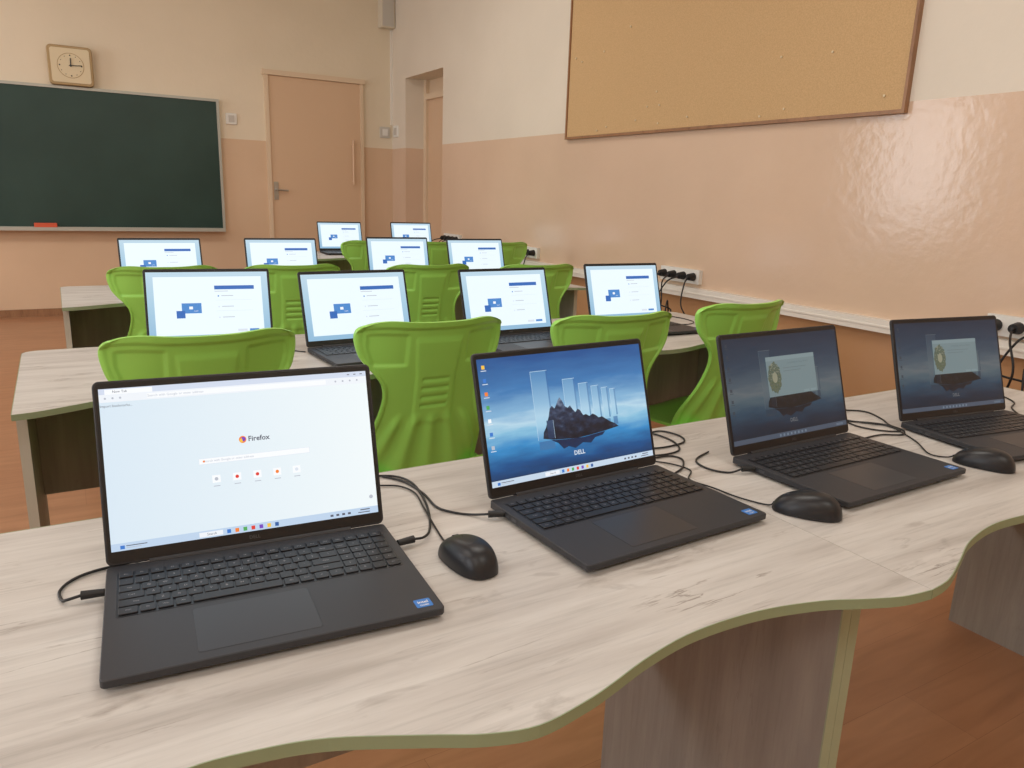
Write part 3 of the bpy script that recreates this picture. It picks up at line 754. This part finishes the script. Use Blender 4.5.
MS=[(.438,.832,.08,[(.436,.900),(.444,.949),(.458,1.02),(.470,1.083),(.459,1.123),(.431,1.141)]),
    (1.008,.736,.62,[(.972,.785),(.952,.83),(.945,.88),(.935,.93),(.97,.965),(.96,1.01),(.92,1.055)]),
    (1.528,.735,.36,[(1.505,.795),(1.493,.825),(1.55,.89),(1.597,.979),(1.575,1.015),(1.55,1.06)])]
for k,(x,y,rz,cp) in enumerate(MS):
    if k==0: mo.location=(x,y,.7505); mo.rotation_euler=(0,0,rz); c=mo
    else: c=copy_tree(mo,(x,y,.7505),rz)
    MT=Matrix.Translation((x,y,.7505))@Matrix.Rotation(rz,4,'Z'); MI=MT.inverted()
    p0=MT@Vector((0,.051,.010))
    pts=[tuple(MI@p0)]+[tuple(MI@Vector((a,b2,.7530))) for a,b2 in cp]
    b=MB(); b.tube(pts,.0015,n=8); b.make('mouse_cable',M['cable'],c,smooth=True)
# the first mouse is copied before its own cable exists only for later copies; drop duplicated cables
for o in list(bpy.data.objects):
    if o.parent and o.parent.name.split('.')[0]=='computer_mouse':
        cabs=[c for c in o.parent.children if c.name.split('.')[0]=='mouse_cable']
        if len(cabs)>1:
            own=max(cabs,key=lambda c:c.data.name)
            for c in cabs:
                if c is not own: bpy.data.objects.remove(c)
            break
for r_ in [o for o in bpy.data.objects if o.parent is None and o.name.split('.')[0]=='computer_mouse']:
    cabs=[c for c in r_.children if c.name.split('.')[0]=='mouse_cable']
    if len(cabs)>1:
        own=max(cabs,key=lambda c:c.data.name)
        for c in cabs:
            if c is not own: bpy.data.objects.remove(c)

def desk_cable(pts,label,plug=None,r=.0019):
    rt=empty('charger_cable',(0,0,0),label=label,cat='cable',group='cables lying on the desks')
    z=.7527
    P=[(p[0],p[1],p[2] if len(p)>2 else z) for p in pts]
    b=MB(); b.tube(P,r,n=8); b.make('cord',M['cable'],rt,smooth=True)
    if plug:
        a,c=plug; b=MB(); b.cyl((a[0],a[1],.760),(c[0],c[1],.760),.0045,.0055,n=12); b.make('plug',M['cable'],rt,smooth=True)
desk_cable([(-.016,.948,.760),(-.030,.950,.757),(-.036,.960),(-.038,.985),(-.025,1.008),(.0,1.022),(.05,1.03),(.12,1.05)],'thin black charging cable looping beside the laptop',((.009,.944),(-.016,.948)))
desk_cable([(.394,.913,.760),(.412,.918,.757),(.433,.945),(.457,1.0),(.474,1.059),(.484,1.128),(.47,1.17),(.43,1.19),(.38,1.2)],'thin black cable plugged in beside the browser laptop',((.369,.911),(.394,.913)))
desk_cable([(.530,.942,.760),(.512,.968),(.49,.99),(.478,1.02),(.482,1.08),(.474,1.14),(.45,1.18)],'thin black charging cable reaching the desktop laptop',((.553,.932),(.530,.942)))
desk_cable([(.925,1.085),(.95,1.065),(.99,1.055),(1.035,1.065),(1.06,1.11),(1.06,1.16),(1.04,1.19),(1.0,1.195)],'loose black cable loop on the pale desk')
desk_cable([(.935,1.12),(.98,1.10),(1.02,1.09),(1.08,1.10),(1.10,1.14),(1.08,1.18),(1.01,1.165),(.96,1.18)],'curled thin black cable behind the desktop laptop')
desk_cable([(.905,.955),(.93,.965),(.97,.985),(1.0,1.02),(.99,1.045),(.95,1.05),(.925,1.075)],'thin black cable leaving the desktop laptop side')
desk_cable([(1.050,.915,.760),(1.03,.925),(1.01,.95),(1.01,.985),(1.03,1.01),(1.08,1.03)],'short black charging cable curling beside the laptop',((1.072,.905),(1.050,.915)))
desk_cable([(1.46,.95),(1.52,.95),(1.565,.93),(1.60,.95),(1.61,.99),(1.64,1.03),(1.66,1.09),(1.60,1.13),(1.53,1.15)],'tangled black cable between the two dialog laptops')
desk_cable([(1.50,1.10),(1.55,1.05),(1.60,1.0),(1.59,.95),(1.55,.97),(1.53,1.02),(1.56,1.08),(1.63,1.12)],'second tangled black cable on the pale desk')
desk_cable([(.62,2.27),(.59,2.31),(.57,2.4),(.60,2.48),(.62,2.5)],'thin black cable on the second-row desk')
desk_cable([(2.12,2.28),(2.18,2.26),(2.25,2.3),(2.27,2.4),(2.24,2.5)],'thin black cable on the second-row desk')
desk_cable([(2.0,.9),(2.06,.95),(2.13,.98),(2.18,1.05),(2.2,1.14)],'thin black cable beside the laptop by the wall')

# ------------------------------------------------------------------ lights
def area(name,loc,rot,sx,sy,power,col):
    l=bpy.data.lights.new(name,'AREA'); l.shape='RECTANGLE'; l.size=sx; l.size_y=sy; l.energy=power; l.color=col
    o=bpy.data.objects.new(name,l); COL.objects.link(o); o.location=loc; o.rotation_euler=rot; return o
for i,(y0,y1) in enumerate(wins):
    area('window_daylight',(XL-.03,(y0+y1)/2,1.95),(0,math.radians(-90),0),1.9,(y1-y0)-.2,(33,33,50)[i],(.95,.975,1.0))
for y in (-1.5,1.6,5.2):  # backmost row is fill, added to brighten the dark chair backs
    for x in (-1.8,1.2):
        area('ceiling_lamp_and_fill',(x,y,CH-.04),(0,0,0),1.6,.8,25.5,(1.0,.965,.90))
w=bpy.data.worlds.new('World'); SC.world=w; w.use_nodes=True
w.node_tree.nodes['Background'].inputs[0].default_value=(.75,.85,1,1); w.node_tree.nodes['Background'].inputs[1].default_value=1.2

# ------------------------------------------------------------------ camera
f,yaw,pitch,roll=757.,.54,.243,.034
Fv=Vector((math.sin(yaw)*math.cos(pitch),math.cos(yaw)*math.cos(pitch),-math.sin(pitch)))
Rv=Vector((math.cos(yaw),-math.sin(yaw),0)); Uv=Rv.cross(Fv)
c_,s_=math.cos(roll),math.sin(roll)
R2=c_*Rv+s_*Uv; U2=-s_*Rv+c_*Uv
cam=bpy.data.cameras.new('camera'); cam.sensor_width=36; cam.sensor_fit='HORIZONTAL'; cam.lens=36*f/1024; cam.clip_start=.02
co=bpy.data.objects.new('camera',cam); COL.objects.link(co)
m=Matrix.Identity(4)
for i in range(3): m[i][0]=R2[i]; m[i][1]=U2[i]; m[i][2]=-Fv[i]
m[0][3],m[1][3],m[2][3]=0,0,1.235
co.matrix_world=m; SC.camera=co
